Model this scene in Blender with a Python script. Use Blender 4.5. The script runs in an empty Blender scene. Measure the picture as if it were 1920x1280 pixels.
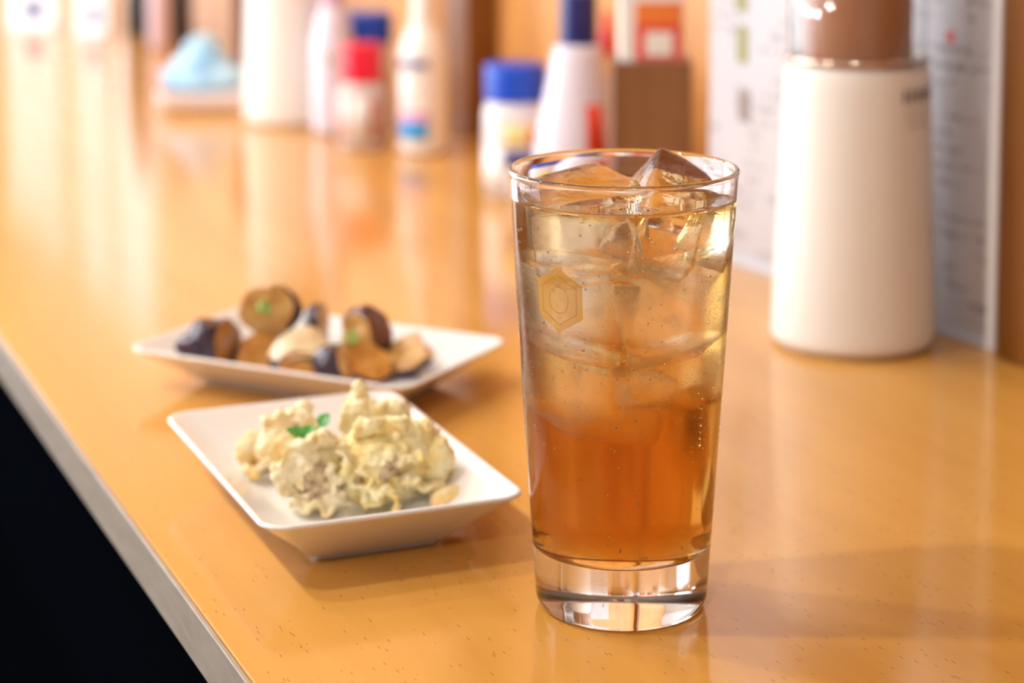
import bpy, bmesh, math, random
from mathutils import Vector, Matrix, noise
PI = math.pi
sc = bpy.context.scene
COL = sc.collection
R = math.radians

# ------------------------------------------------------------------ camera
cam_d = bpy.data.cameras.new('camera')
cam = bpy.data.objects.new('camera', cam_d); COL.objects.link(cam)
cam.location = (0, 0, 0.2663)
cam.rotation_euler = (R(84), 0, R(-23))
cam_d.lens = 74.14; cam_d.sensor_width = 36.0
cam_d.shift_y = -0.3021
cam_d.clip_start = 0.02
cam_d.dof.use_dof = True
cam_d.dof.focus_distance = 0.672
cam_d.dof.aperture_fstop = 7.2
sc.camera = cam
sc.cycles.max_bounces = 22
sc.cycles.transmission_bounces = 22
sc.cycles.transparent_max_bounces = 40
sc.cycles.diffuse_bounces = 4
sc.cycles.glossy_bounces = 8
sc.cycles.volume_bounces = 2

# ------------------------------------------------------------------ world, light, exposure
w = bpy.data.worlds.new('world'); sc.world = w; w.use_nodes = True
w.node_tree.nodes['Background'].inputs[0].default_value = (0.80, 0.90, 1.0, 1)
w.node_tree.nodes['Background'].inputs[1].default_value = 1.0

def area(name, loc, rot, sx, sy, power, color):
    d = bpy.data.lights.new(name, 'AREA'); d.shape = 'RECTANGLE'; d.size = sx; d.size_y = sy
    d.energy = power; d.color = color
    o = bpy.data.objects.new(name, d); COL.objects.link(o); o.location = loc; o.rotation_euler = rot
    return o
# daylight entering through the long window on the left and the window at the far end
area('daylight_left', (-1.66, 3.1, 0.25), (0, R(-90), 0), 1.0, 2.8, 190, (0.80, 0.89, 1.0))
area('daylight_far', (-0.50, 5.06, 0.34), (R(-90), 0, 0), 1.4, 2.1, 110, (0.78, 0.88, 1.0))
LAMP_STRENGTH = 1520.0
LAMP_COLOR = (1.0, 0.955, 0.91)

vs = sc.view_settings
vs.view_transform = 'Standard'; vs.look = 'None'; vs.exposure = -1.36; vs.gamma = 1.0
vs.use_curve_mapping = False

# ------------------------------------------------------------------ helpers
def mat(name, col=(0.8, 0.8, 0.8), rough=0.5, **kw):
    m = bpy.data.materials.new(name); m.use_nodes = True
    b = m.node_tree.nodes['Principled BSDF']
    b.inputs['Base Color'].default_value = (*col, 1); b.inputs['Roughness'].default_value = rough
    for k, v in kw.items():
        b.inputs[k.replace('_', ' ')].default_value = v
    return m
class NT:
    """small node-tree helper"""
    def __init__(s, m):
        s.m = m; s.t = m.node_tree; s.n = s.t.nodes; s.l = s.t.links
        s.bsdf = s.n.get('Principled BSDF'); s.out = s.n.get('Material Output')
    def new(s, kind, **kw):
        n = s.n.new(kind)
        for k, v in kw.items():
            if hasattr(n, k): setattr(n, k, v)
            else: n.inputs[k].default_value = v
        return n
    def link(s, a, b): s.l.new(a, b)
    def noise(s, vec, scale, detail=3, rough=.5):
        n = s.new('ShaderNodeTexNoise'); n.inputs['Scale'].default_value = scale
        n.inputs['Detail'].default_value = detail; n.inputs['Roughness'].default_value = rough
        if vec: s.link(vec, n.inputs['Vector'])
        return n.outputs['Fac']
    def ramp(s, fac, stops):
        n = s.new('ShaderNodeValToRGB'); e = n.color_ramp.elements
        while len(e) < len(stops): e.new(0.5)
        for i, (p, c) in enumerate(stops):
            e[i].position = p; e[i].color = (*c, 1) if len(c) == 3 else c
        s.link(fac, n.inputs[0]); return n.outputs[0]
    def mapping(s, vec, scale=(1, 1, 1), rot=(0, 0, 0), loc=(0, 0, 0)):
        n = s.new('ShaderNodeMapping'); n.inputs['Scale'].default_value = scale
        n.inputs['Rotation'].default_value = rot; n.inputs['Location'].default_value = loc
        s.link(vec, n.inputs[0]); return n.outputs[0]
    def math(s, op, a, b=None, clamp=False):
        n = s.new('ShaderNodeMath'); n.operation = op; n.use_clamp = clamp
        for i, v in enumerate((a, b)):
            if v is None: continue
            if isinstance(v, (int, float)): n.inputs[i].default_value = v
            else: s.link(v, n.inputs[i])
        return n.outputs[0]
    def mixc(s, fac, a, b, mode='MIX'):
        n = s.new('ShaderNodeMix'); n.data_type = 'RGBA'; n.blend_type = mode
        for i, v in ((0, fac), (6, a), (7, b)):
            if isinstance(v, (int, float)): n.inputs[i].default_value = v
            elif isinstance(v, tuple): n.inputs[i].default_value = (*v, 1)
            else: s.link(v, n.inputs[i])
        return n.outputs[2]
    def coord(s, which='Object'):
        return s.new('ShaderNodeTexCoord').outputs[which]
    def bump(s, h, strength, dist=.001, to=None):
        n = s.new('ShaderNodeBump'); n.inputs['Strength'].default_value = strength; n.inputs['Distance'].default_value = dist
        s.link(h, n.inputs['Height'])
        s.link(n.outputs[0], (to or s.bsdf).inputs['Normal']); return n

def mesh_obj(name, verts, faces, material=None, parent=None, smooth=True, loc=None, rot=None):
    me = bpy.data.meshes.new(name); me.from_pydata([tuple(v) for v in verts], [], faces); me.update()
    bm = bmesh.new(); bm.from_mesh(me); bmesh.ops.remove_doubles(bm, verts=bm.verts, dist=1e-7); bmesh.ops.recalc_face_normals(bm, faces=bm.faces); bm.to_mesh(me); bm.free()
    return link_mesh(name, me, material, parent, smooth, loc, rot)
def link_mesh(name, me, material=None, parent=None, smooth=True, loc=None, rot=None):
    o = bpy.data.objects.new(name, me); COL.objects.link(o)
    for m in (material if isinstance(material, (list, tuple)) else [material]):
        if m: me.materials.append(m)
    if smooth:
        me.polygons.foreach_set('use_smooth', [True] * len(me.polygons))
    if parent: o.parent = parent
    if loc: o.location = loc
    if rot: o.rotation_euler = rot
    return o
def bm_obj(name, bm, material=None, parent=None, smooth=True, loc=None, rot=None):
    me = bpy.data.meshes.new(name); bm.normal_update(); bm.to_mesh(me); bm.free()
    return link_mesh(name, me, material, parent, smooth, loc, rot)
def thing(name, label, cat, loc=(0, 0, 0), rz=0.0, group=None):
    o = bpy.data.objects.new(name, None); COL.objects.link(o); o.empty_display_size = .02
    o.location = loc; o.rotation_euler = (0, 0, rz); tag(o, label, cat, group); return o
def tag(o, label, cat, group=None):
    o['label'] = label; o['category'] = cat
    if group: o['group'] = group
    return o
def struct(o): o['kind'] = 'structure'; return o
def box_bm(x0, x1, y0, y1, z0, z1, bevel=0, seg=2):
    bm = bmesh.new(); bmesh.ops.create_cube(bm, size=1)
    for v in bm.verts:
        v.co = Vector(((x0+x1)/2+v.co.x*(x1-x0), (y0+y1)/2+v.co.y*(y1-y0), (z0+z1)/2+v.co.z*(z1-z0)))
    if bevel: bmesh.ops.bevel(bm, geom=bm.edges[:], offset=bevel, segments=seg, affect='EDGES', profile=.5)
    return bm
def box(name, x0, x1, y0, y1, z0, z1, material, parent=None, bevel=0, loc=None, rot=None):
    return bm_obj(name, box_bm(x0, x1, y0, y1, z0, z1, bevel), material, parent, False, loc, rot)
def smooth_profile(pts, rad, n=5):
    """round the interior corners of an (r,z) polyline"""
    out = [Vector(pts[0])]
    for i in range(1, len(pts)-1):
        p0, p1, p2 = Vector(pts[i-1]), Vector(pts[i]), Vector(pts[i+1])
        k = rad[i] if isinstance(rad, (list, tuple)) else rad
        k = min(k, (p0-p1).length*.49, (p2-p1).length*.49)
        if k < 1e-7: out.append(p1); continue
        a = p1+(p0-p1).normalized()*k; b = p1+(p2-p1).normalized()*k
        for j in range(n+1):
            t = j/n; out.append(a*(1-t)**2+p1*2*t*(1-t)+b*t*t)
    out.append(Vector(pts[-1])); return [(p[0], p[1]) for p in out]
def lathe_data(prof, seg=64):
    V, F, rings = [], [], []
    for r_, z_ in prof:
        if r_ < 1e-6: rings.append([len(V)]); V.append((0, 0, z_))
        else:
            rings.append(list(range(len(V), len(V)+seg)))
            V += [(r_*math.cos(2*PI*i/seg), r_*math.sin(2*PI*i/seg), z_) for i in range(seg)]
    for a, b in zip(rings, rings[1:]):
        for i in range(seg):
            j = (i+1) % seg
            if len(a) == 1 and len(b) == 1: break
            if len(a) == 1: F.append((a[0], b[j], b[i]))
            elif len(b) == 1: F.append((a[i], a[j], b[0]))
            else: F.append((a[i], a[j], b[j], b[i]))
    return V, F
def lathe(name, prof, material, parent=None, seg=48, loc=None, rot=None):
    V, F = lathe_data(prof, seg); return mesh_obj(name, V, F, material, parent, True, loc, rot)
def cyl_patch(name, r0, z0, r1, z1, a0, a1, material, parent, n=14, off=.0003, th=.0002):
    """printed label wrapped on a cone: a thin closed shell"""
    V, F = [], []
    for k in range(2):
        for i in range(n+1):
            a = a0+(a1-a0)*i/n
            for rr, zz in ((r0, z0), (r1, z1)):
                q = rr+off+k*th
                V.append((q*math.cos(a), q*math.sin(a), zz))
    s = 2*(n+1)
    for i in range(n):
        a, b, c, d = 2*i, 2*i+1, 2*i+3, 2*i+2
        F += [(a, b, c, d), (a+s, d+s, c+s, b+s), (a, d, d+s, a+s), (b, b+s, c+s, c)]
    F += [(0, s, 1+s, 1), (2*n, 2*n+1, 2*n+1+s, 2*n+s)]
    return mesh_obj(name, V, F, material, parent, True)
def evaluated(o):
    dg = bpy.context.evaluated_depsgraph_get(); return bpy.data.meshes.new_from_object(o.evaluated_get(dg), depsgraph=dg)
AXR = Vector((math.cos(R(23)), -math.sin(R(23)), 0)); AXF = Vector((math.sin(R(23)), math.cos(R(23)), 0))
FACE = math.atan2(-AXF.y, -AXF.x)          # direction that looks back at the photographer

# ------------------------------------------------------------------ materials of the setting
def wood_mat(name, base, dark, light, rough, fleck=True, scale=(1, 1, 1), coat=0.0):
    m = mat(name, base, rough); t = NT(m); c = t.coord('Object')
    g = t.noise(t.mapping(c, (28*scale[0], 2.2*scale[1], 28*scale[2])), 1.0, 5, .55)
    col = t.ramp(g, [(.3, dark), (.5, base), (.72, light)])
    if fleck:
        v = t.new('ShaderNodeTexVoronoi'); v.inputs['Scale'].default_value = 1.0
        v.inputs['Randomness'].default_value = 1.0
        wv = t.noise(c, 30, 2)
        t.link(t.mapping(c, (520, 92, 520)), v.inputs['Vector'])
        d = t.math('LESS_THAN', v.outputs['Distance'], .135)
        g2 = t.math('GREATER_THAN', t.noise(c, 55, 2), .43)
        fm = t.math('MULTIPLY', t.math('MULTIPLY', d, g2), .62)
        col = t.mixc(fm, col, (dark[0]*.42, dark[1]*.34, dark[2]*.3))
    t.link(col, t.bsdf.inputs['Base Color'])
    t.bump(t.noise(t.mapping(c, (260, 40, 260)), 1.0, 2), .05, .0006)
    if coat: t.bsdf.inputs['Coat Weight'].default_value = coat; t.bsdf.inputs['Coat Roughness'].default_value = .12
    return m
M_beech = wood_mat('beech_laminate', (.64, .315, .062), (.58, .275, .050), (.69, .355, .076), .12)
M_band = mat('edge_band', (.50, .42, .34), .33)
t = NT(M_band); t.link(t.ramp(t.noise(t.mapping(t.coord(), (300, 60, 300)), 1, 3), [(.3, (.33, .275, .22)), (.7, (.41, .345, .28))]), t.bsdf.inputs['Base Color'])
M_wall = wood_mat('partition_wood', (.60, .27, .07), (.50, .21, .05), (.68, .33, .10), .4, False, (1, 8, .12))
M_post = wood_mat('dark_wood_post', (.20, .070, .010), (.16, .052, .007), (.25, .09, .014), .35, False, (1, 8, .12))
M_floor = mat('dark_floor', (.0015, .002, .003), .7, Specular_IOR_Level=0.0)
M_plaster = mat('plaster', (.78, .74, .68), .8)
M_ceiling = mat('ceiling_white', (.82, .80, .76), .8)
M_white_frame = mat('window_frame_white', (.8, .8, .8), .4)

# ------------------------------------------------------------------ the room
struct(box('floor', -1.8, .9, -2.4, 5.2, -.80, -.75, M_floor))
struct(box('ceiling', -1.8, .9, -2.4, 5.2, 1.75, 1.80, M_ceiling))
struct(box('wall_right', .66, .78, -2.4, 5.2, -.75, 1.75, M_wall))
struct(box('wall_back', -1.8, .9, -2.45, -2.4, -.75, 1.75, M_plaster))
def wall_with_hole(name, axis, c0, c1, u0, u1, h0, h1, z0, z1, material):
    bm = bmesh.new()
    for (a0, a1, b0, b1) in ((u0, h0, -.75, 1.75), (h1, u1, -.75, 1.75), (h0, h1, -.75, z0), (h0, h1, z1, 1.75)):
        b = box_bm(c0, c1, a0, a1, b0, b1) if axis == 'x' else box_bm(a0, a1, c0, c1, b0, b1)
        me = bpy.data.meshes.new('tmp'); b.to_mesh(me); b.free(); bm.from_mesh(me); bpy.data.meshes.remove(me)
    return struct(bm_obj(name, bm, material, None, False))
wall_with_hole('wall_left', 'x', -1.8, -1.7, -2.4, 5.2, 1.65, 4.55, -.28, .78, M_plaster)
wall_with_hole('wall_far', 'y', 5.1, 5.2, -1.8, .9, -1.23, .23, -.74, 1.42, M_plaster)
def window_frame(name, axis, c, u0, u1, z0, z1, n):
    root = bpy.data.objects.new(name, None); COL.objects.link(root); struct(root)
    f = .03
    def bar(a0, a1, b0, b1, nm):
        if axis == 'x': box(nm, c-.02, c+.02, a0, a1, b0, b1, M_white_frame, root)
        else: box(nm, a0, a1, c-.02, c+.02, b0, b1, M_white_frame, root)
    bar(u0, u1, z0, z0+f, 'sill_rail'); bar(u0, u1, z1-f, z1, 'head_rail')
    for i in range(n+1):
        u = u0+(u1-u0-f)*i/n; bar(u, u+f, z0, z1, 'mullion')
window_frame('window_1', 'x', -1.62, 1.65, 4.55, -.28, .78, 4)
window_frame('window_2', 'y', 5.02, -1.23, .23, -.74, 1.42, 2)
# wooden posts of the partition on the wall side of the counter
struct(box('trim_1', .612, .66, -.4, .838, .0, 1.2, M_post, bevel=.002))
struct(box('trim_2', .632, .66, 1.585, 1.63, .0, 1.2, M_post, bevel=.002))

# the counter
ct = thing('counter', 'long beech-laminate counter with a pale grey edge band', 'counter', (.414, 1.4, -.75))
box('worktop', -.2435, .2455, -1.9, 2.2, .731, .75, M_beech, ct, bevel=.0006)
box('edge_band', -.2455, -.2437, -1.9, 2.2, .7312, .7496, M_band, ct, bevel=.0003)
box('support_panel', .05, .09, -1.9, 2.2, 0, .731, M_floor, ct)

# ------------------------------------------------------------------ pendant lamps in a row above the customers' side
M_bulb = bpy.data.materials.new('bulb_light'); M_bulb.use_nodes = True
t = NT(M_bulb); t.n.remove(t.bsdf); e = t.new('ShaderNodeEmission'); e.inputs[0].default_value = (*LAMP_COLOR, 1); e.inputs[1].default_value = LAMP_STRENGTH
t.link(e.outputs[0], t.out.inputs[0])
M_shade = mat('lamp_shade_black', (.05, .05, .05), .4)
for i, (ly, lab) in enumerate(((-.35, 'black pendant lamp hanging behind the photographer'), (.85, 'black pendant lamp hanging nearest the tall glass'),
                    (1.40, 'black pendant lamp hanging opposite the navy-capped bottle'), (1.95, 'black pendant lamp hanging opposite the light blue cloth'), (2.6, 'black pendant lamp hanging nearest the far end of the counter'))):
    lp = thing('pendant_lamp', lab, 'lamp', (-.42, ly, .98), 0, 'pendant lamps in a row above the counter')
    lathe('lamp_shade', [(.012, .13), (.018, .13), (.05, .07), (.052, .066), (.048, .068), (.016, .122), (.012, .122), (.012, .13)], M_shade, lp, 32)
    lathe('cord', [(0, .128), (.003, .128), (.003, .77), (0, .77)], M_shade, lp, 8)
    lathe('socket', [(0, .075), (.012, .075), (.012, .13), (0, .13)], M_shade, lp, 16)
    lathe('bulb', [(0, .012)]+[(.03*math.sin(a), .042-.03*math.cos(a)) for a in [PI*k/12 for k in range(1, 12)]]+[(0, .072)], M_bulb, lp, 24)

# ------------------------------------------------------------------ the tall glass
GX, GY = .3034, .6203
GH, R0, R1 = .1489, .0287, .0382
ZL = .1392                                   # height of the drink
def router(z): return R0+(R1-R0)*z/GH
def rinner(z): return router(z)-(.0026-.0012*min(1, z/.1))
ZB = .0195                                   # inside bottom
outer_p = [(0, .0018), (.012, .0015), (.0215, .0004), (.0235, .0), (R0-.0012, .0), (router(.0042), .0042)]
outer_p = smooth_profile(outer_p, [0, .004, .002, .0012, .0022, .002], 4)
zs = [.012, .03, .05, .07, .09, .11, .13, .1462]
outer_p += [(router(z), z) for z in zs]
c = (router(.1478)+rinner(.1478))/2; hw = (router(.1478)-rinner(.1478))/2+.00028
outer_p += [(c+hw*math.cos(a), .1478+hw*1.1*math.sin(a)) for a in [PI*k/8 for k in range(-1, 10)]]
inner_p = [(rinner(z), z) for z in (.1455, .1440, .1422, .1406, ZL+.0006)]
wet_p = [(rinner(ZL), ZL)]+[(rinner(z), z) for z in (.13, .115, .1, .085, .07, .055, .04, .032)]
wet_p += smooth_profile([(rinner(.029), .029), (rinner(.0205), .0205), (.016, ZB), (0, ZB-.0008)], [0, .007, .006, 0], 8)[1:]
prof = outer_p+inner_p+wet_p
V, F = lathe_data(prof, 128)
me = bpy.data.meshes.new('glass_body'); me.from_pydata(V, [], F); me.update()
bm = bmesh.new(); bm.from_mesh(me); bmesh.ops.recalc_face_normals(bm, faces=bm.faces)
for f_ in bm.faces:
    cc = f_.calc_center_median(); rr = math.hypot(cc.x, cc.y)
    inside = rr < (router(cc.z)+rinner(cc.z))/2-1e-5 and cc.z > .01
    f_.material_index = 1 if (inside and cc.z < ZL) else 0
    f_.smooth = True
bm.to_mesh(me); bm.free()

def glass_mat(name, ior, mist):
    m = bpy.data.materials.new(name); m.use_nodes = True; t = NT(m); t.n.remove(t.bsdf)
    g = t.new('ShaderNodeBsdfGlass'); g.inputs['IOR'].default_value = ior; g.inputs['Roughness'].default_value = 0
    if mist:
        cc = t.coord('Object'); sep = t.new('ShaderNodeSeparateXYZ'); t.link(cc, sep.inputs[0])
        up = t.new('ShaderNodeMapRange'); up.inputs[1].default_value = .03; up.inputs[2].default_value = .075; t.link(sep.outputs[2], up.inputs[0])
        dn = t.new('ShaderNodeMapRange'); dn.inputs[1].default_value = .134; dn.inputs[2].default_value = .112; t.link(sep.outputs[2], dn.inputs[0])
        z = t.math('MULTIPLY', up.outputs[0], dn.outputs[0])
        n1 = t.ramp(t.noise(cc, 55, 3), [(.42, (0, 0, 0)), (.6, (1, 1, 1))])
        k = t.math('MULTIPLY', z, t.math('ADD', t.math('MULTIPLY', n1, .7), .3))
        t.link(t.math('MULTIPLY', k, .22), g.inputs['Roughness'])
        b = t.new('ShaderNodeBump'); b.inputs['Distance'].default_value = .0004
        t.link(t.math('MULTIPLY', z, .14), b.inputs['Strength'])
        t.link(t.noise(cc, 1500, 2, .6), b.inputs['Height']); t.link(b.outputs[0], g.inputs['Normal'])
    t.link(g.outputs[0], t.out.inputs[0]); return m
M_glass = glass_mat('clear_glass', 1.5, True)
M_glass_wet = glass_mat('clear_glass_against_drink', 1.5/1.33, False)
gl = thing('highball_glass', 'tall clear tapered tumbler of iced amber drink with honey-coloured hexagon print', 'glass', (GX, GY, 0.0002), 0)
link_mesh('glass_body', me, [M_glass, M_glass_wet], gl, True)

# printed hexagon on the glass
def hex_pt(k, s): a = PI/2+k*PI/3; return Vector((s*math.cos(a)*.97, s*math.sin(a)*1.04))
A_HEX = FACE+R(-38); Z_HEX = .1105
def wrap(p, off):
    z = Z_HEX+p.y; rr = router(z)+off; a = A_HEX+p.x/router(Z_HEX)
    return (rr*math.cos(a), rr*math.sin(a), z)
def wrapped_poly(name, loops, material, parent, o0, o1, sub=4):
    """ring (two loops) or filled polygon (one loop) of 2-D points wrapped on the glass, as a thin shell"""
    V, F = [], []
    def sample(lp):
        out = []
        for i, p in enumerate(lp):
            q = lp[(i+1) % len(lp)]
            for k in range(sub): out.append(p.lerp(q, k/sub))
        return out
    a = sample(loops[0]); n = len(a)
    if len(loops) == 2: steps = [(a[i], sample(loops[1])[i]) for i in range(n)]; ts = [0, 1]
    else:
        ce = sum(a, Vector((0, 0)))/n; steps = [(p, ce) for p in a]; ts = [0, .25, .5, .75, .98]
    for off in (o0, o1):
        for tt in ts: V += [wrap(p.lerp(q, tt), off) for p, q in steps]
    L = len(ts)
    for s in range(2):
        b0 = s*L*n
        for k in range(L-1):
            for i in range(n):
                j = (i+1) % n; F.append((b0+k*n+i, b0+k*n+j, b0+(k+1)*n+j, b0+(k+1)*n+i))
    for k in (0, L-1):
        for i in range(n):
            j = (i+1) % n; F.append((k*n+i, k*n+j, L*n+k*n+j, L*n+k*n+i))
    if len(loops) == 1:
        for s in range(2): F.append(tuple(s*L*n+(L-1)*n+i for i in range(n)))
    return mesh_obj(name, V, F, material, parent, False)
def print_mat(name, col, alpha):
    m = bpy.data.materials.new(name); m.use_nodes = True; t = NT(m); t.n.remove(t.bsdf)
    d = t.new('ShaderNodeBsdfDiffuse'); d.inputs[0].default_value = (*col, 1)
    tl = t.new('ShaderNodeBsdfTranslucent'); tl.inputs[0].default_value = (*col, 1)
    tr = t.new('ShaderNodeBsdfTransparent'); mx = t.new('ShaderNodeMixShader'); mx.inputs[0].default_value = .5
    t.link(d.outputs[0], mx.inputs[1]); t.link(tl.outputs[0], mx.inputs[2])
    m2 = t.new('ShaderNodeMixShader'); m2.inputs[0].default_value = alpha
    t.link(tr.outputs[0], m2.inputs[1]); t.link(mx.outputs[0], m2.inputs[2]); t.link(m2.outputs[0], t.out.inputs[0]); return m
M_print = print_mat('honey_print', (1.0, .62, .13), .5)
M_print2 = print_mat('honey_print_dense', (.80, .42, .10), .14)
hx = wrapped_poly('hexagon_print', [[hex_pt(k, .0105) for k in range(6)]], M_print, gl, .00006, .0001)
wrapped_poly('hexagon_frame', [[hex_pt(k, .0082) for k in range(6)], [hex_pt(k, .0076) for k in range(6)]], M_print2, hx, .00012, .00016)
wrapped_poly('hexagon_mark', [[Vector((.0040*math.cos(a), .0047*math.sin(a))) for a in [2*PI*k/16 for k in range(16)]], [Vector((.0035*math.cos(a), .0041*math.sin(a))) for a in [2*PI*k/16 for k in range(16)]]], M_print2, hx, .00012, .00016, 1)
for yy in (.0057, -.0057):
    wrapped_poly('hexagon_dot', [[Vector((.0010*math.cos(a), yy+.0008*math.sin(a))) for a in [2*PI*k/10 for k in range(10)]]], print_mat('pale_print', (.95, .70, .40), .25), hx, .00012, .00016, 1)

# condensation beads and a run of water on the outside of the glass
rnd = random.Random(5)
def blob_cloud(name, pts, material, parent, sub=1):
    bm = bmesh.new()
    for (p, s, q) in pts:
        ret = bmesh.ops.create_icosphere(bm, subdivisions=sub, radius=1)
        mtx = Matrix.Translation(p) @ q @ Matrix.Diagonal((*s, 1))
        bmesh.ops.transform(bm, matrix=mtx, verts=ret['verts'])
    return bm_obj(name, bm, material, parent, True)
M_water = glass_mat('water_bead', 1.33, False)
pts = []
for i in range(520):
    a = FACE+rnd.choice((-1, 1))*R(rnd.uniform(38, 95) if rnd.random() < .8 else rnd.uniform(0, 38)); z = rnd.uniform(.05, .134)
    s = rnd.uniform(.00012, .00034)*(1.4 if rnd.random() < .1 else 1)
    pts.append((Vector((router(z)*math.cos(a), router(z)*math.sin(a), z)), (s*.55, s, s*rnd.uniform(1, 1.5)), Matrix.Rotation(a, 4, 'Z')))
a = FACE+R(47)
for z, s in ((.0615, .0009), (.0635, .0006), (.0655, .00045), (.068, .00065), (.0705, .0004), (.0735, .0004), (.077, .00045)):
    pts.append((Vector((router(z)*math.cos(a), router(z)*math.sin(a), z)), (s*.6, s, s*1.5), Matrix.Rotation(a, 4, 'Z')))
cd = blob_cloud('condensation', pts, M_water, gl); cd['kind'] = 'stuff'

# ------------------------------------------------------------------ ice
def ice_mat():
    m = bpy.data.materials.new('ice'); m.use_nodes = True; t = NT(m); t.n.remove(t.bsdf)
    cc = t.coord('Object'); geo = t.new('ShaderNodeNewGeometry'); sep = t.new('ShaderNodeSeparateXYZ'); t.link(geo.outputs['Position'], sep.inputs[0])
    above = t.math('GREATER_THAN', sep.outputs[2], ZL)
    n1 = t.noise(cc, 75, 4, .6)
    rough = t.new('ShaderNodeMapRange'); rough.inputs[1].default_value = .42; rough.inputs[2].default_value = .7; rough.inputs[4].default_value = .22; t.link(n1, rough.inputs[0])
    g1 = t.new('ShaderNodeBsdfGlass'); g1.inputs['IOR'].default_value = 1.31; g1.inputs['Roughness'].default_value = .02
    g2 = t.new('ShaderNodeBsdfGlass'); g2.inputs['IOR'].default_value = .975; t.link(rough.outputs[0], g2.inputs['Roughness'])
    b = t.new('ShaderNodeBump'); b.inputs['Strength'].default_value = .35; b.inputs['Distance'].default_value = .0015
    t.link(t.noise(cc, 160, 3), b.inputs['Height'])
    for g in (g1, g2): t.link(b.outputs[0], g.inputs['Normal'])
    mx = t.new('ShaderNodeMixShader'); t.link(above, mx.inputs[0]); t.link(g2.outputs[0], mx.inputs[1]); t.link(g1.outputs[0], mx.inputs[2])
    fr = t.new('ShaderNodeBsdfTranslucent'); fr.inputs[0].default_value = (.97, .97, .97, 1)
    df = t.new('ShaderNodeBsdfDiffuse'); df.inputs[0].default_value = (.96, .95, .94, 1)
    m2 = t.new('ShaderNodeMixShader'); m2.inputs[0].default_value = .3; t.link(fr.outputs[0], m2.inputs[1]); t.link(df.outputs[0], m2.inputs[2])
    n2 = t.noise(cc, 48, 5, .65)
    fm = t.new('ShaderNodeMapRange'); fm.inputs[1].default_value = .50; fm.inputs[2].default_value = .74; fm.inputs[3].default_value = .02; fm.inputs[4].default_value = .6; t.link(n2, fm.inputs[0])
    fac = t.math('MULTIPLY', fm.outputs[0], t.math('SUBTRACT', 1.0, t.math('MULTIPLY', above, .75)))
    m3 = t.new('ShaderNodeMixShader'); t.link(fac, m3.inputs[0]); t.link(mx.outputs[0], m3.inputs[1]); t.link(m2.outputs[0], m3.inputs[2])
    t.link(m3.outputs[0], t.out.inputs[0]); return m
M_ice = ice_mat()
GC = Vector((GX, GY, .0002))
ice_specs = [  # right, depth, height, size, tilt, seed, label
    (.0155, .0050, .1295, (.029, .031, .028), (38, 34, 12), 1, 'clear ice cube with a peak rising to the glass rim'),
    (-.0145, .0060, .1300, (.034, .034, .027), (8, -11, 16), 2, 'flat-topped ice cube floating at the left of the glass'),
    (.0150, -.0125, .1055, (.032, .026, .030), (8, -12, -10), 3, 'square clear ice cube against the right front of the glass'),
    (-.0165, -.0120, .1040, (.030, .030, .026), (5, 8, 15), 4, 'frosty ice cube behind the hexagon print'),
    (-.0040, .0180, .1030, (.040, .022, .028), (-6, 10, 5), 5, 'ice cube at the back of the glass below the surface'),
    (-.0100, -.0060, .0770, (.032, .034, .024), (14, 10, 30), 6, 'lowest ice cube, sunk in the darker drink on the left'),
    (.0150, .0080, .0800, (.022, .026, .020), (-20, 18, 50), 7, 'small ice cube sunk low on the right'),
    (.0250, -.0080, .1285, (.016, .024, .016), (10, 20, 20), 8, 'small bright ice chunk pressed to the right wall of the glass'),
    (-.0130, -.0215, .1270, (.031, .020, .021), (4, -6, 12), 9, 'frosted ice block at the left front just under the surface'),
    (.0110, -.0235, .1275, (.017, .015, .017), (12, 14, -12), 10, 'small ice chip at the right front just under the surface'),
]
ice_objs, cutters = [], []
for (a_, b_, z_, sz, tilt, sd, lab) in ice_specs:
    def shape(grow, sub=True):
        bm = bmesh.new(); bmesh.ops.create_cube(bm, size=1)
        rr = random.Random(sd)
        for v in bm.verts:
            v.co += Vector((rr.uniform(-.07, .07), rr.uniform(-.07, .07), rr.uniform(-.07, .07)))
        bmesh.ops.bevel(bm, geom=bm.edges[:], offset=.09, segments=2, affect='EDGES', profile=.6)
        bmesh.ops.triangulate(bm, faces=[f for f in bm.faces if len(f.verts) > 4])
        bmesh.ops.subdivide_edges(bm, edges=bm.edges[:], cuts=2, use_grid_fill=True)
        rot = Matrix.Rotation(R(tilt[2]), 3, 'Z') @ Matrix.Rotation(R(tilt[1]), 3, 'Y') @ Matrix.Rotation(R(tilt[0]), 3, 'X')
        ctr = GC+AXR*a_+AXF*b_+Vector((0, 0, z_))
        for v in bm.verts:
            q = v.co.copy(); n_ = noise.noise(q*3.2+Vector((sd*7.3, 0, 0)))*.05
            q = q*(1+n_); q = Vector((q.x*sz[0], q.y*sz[1], q.z*sz[2]))
            q = rot @ q
            p = ctr+AXR*q.x+AXF*q.y+Vector((0, 0, q.z))
            d = Vector((p.x-GX, p.y-GY, 0)); lim = rinner(min(p.z, GH))-.0010
            if d.length > lim: d = d.normalized()*lim; p = Vector((GX+d.x, GY+d.y, p.z))
            v.co = ctr+(p-ctr)*grow
        bmesh.ops.recalc_face_normals(bm, faces=bm.faces)
        return bm, ctr
    bm, ctr = shape(1.0)
    for v in bm.verts: v.co -= ctr
    o = bm_obj('ice_cube', bm, M_ice, None, True, tuple(ctr)); tag(o, lab, 'ice', 'ice cubes in the tall glass'); ice_objs.append(o)
    bm, ctr = shape(1.004)
    for v in bm.verts: v.co -= GC
    cutters.append(bm)

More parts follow.
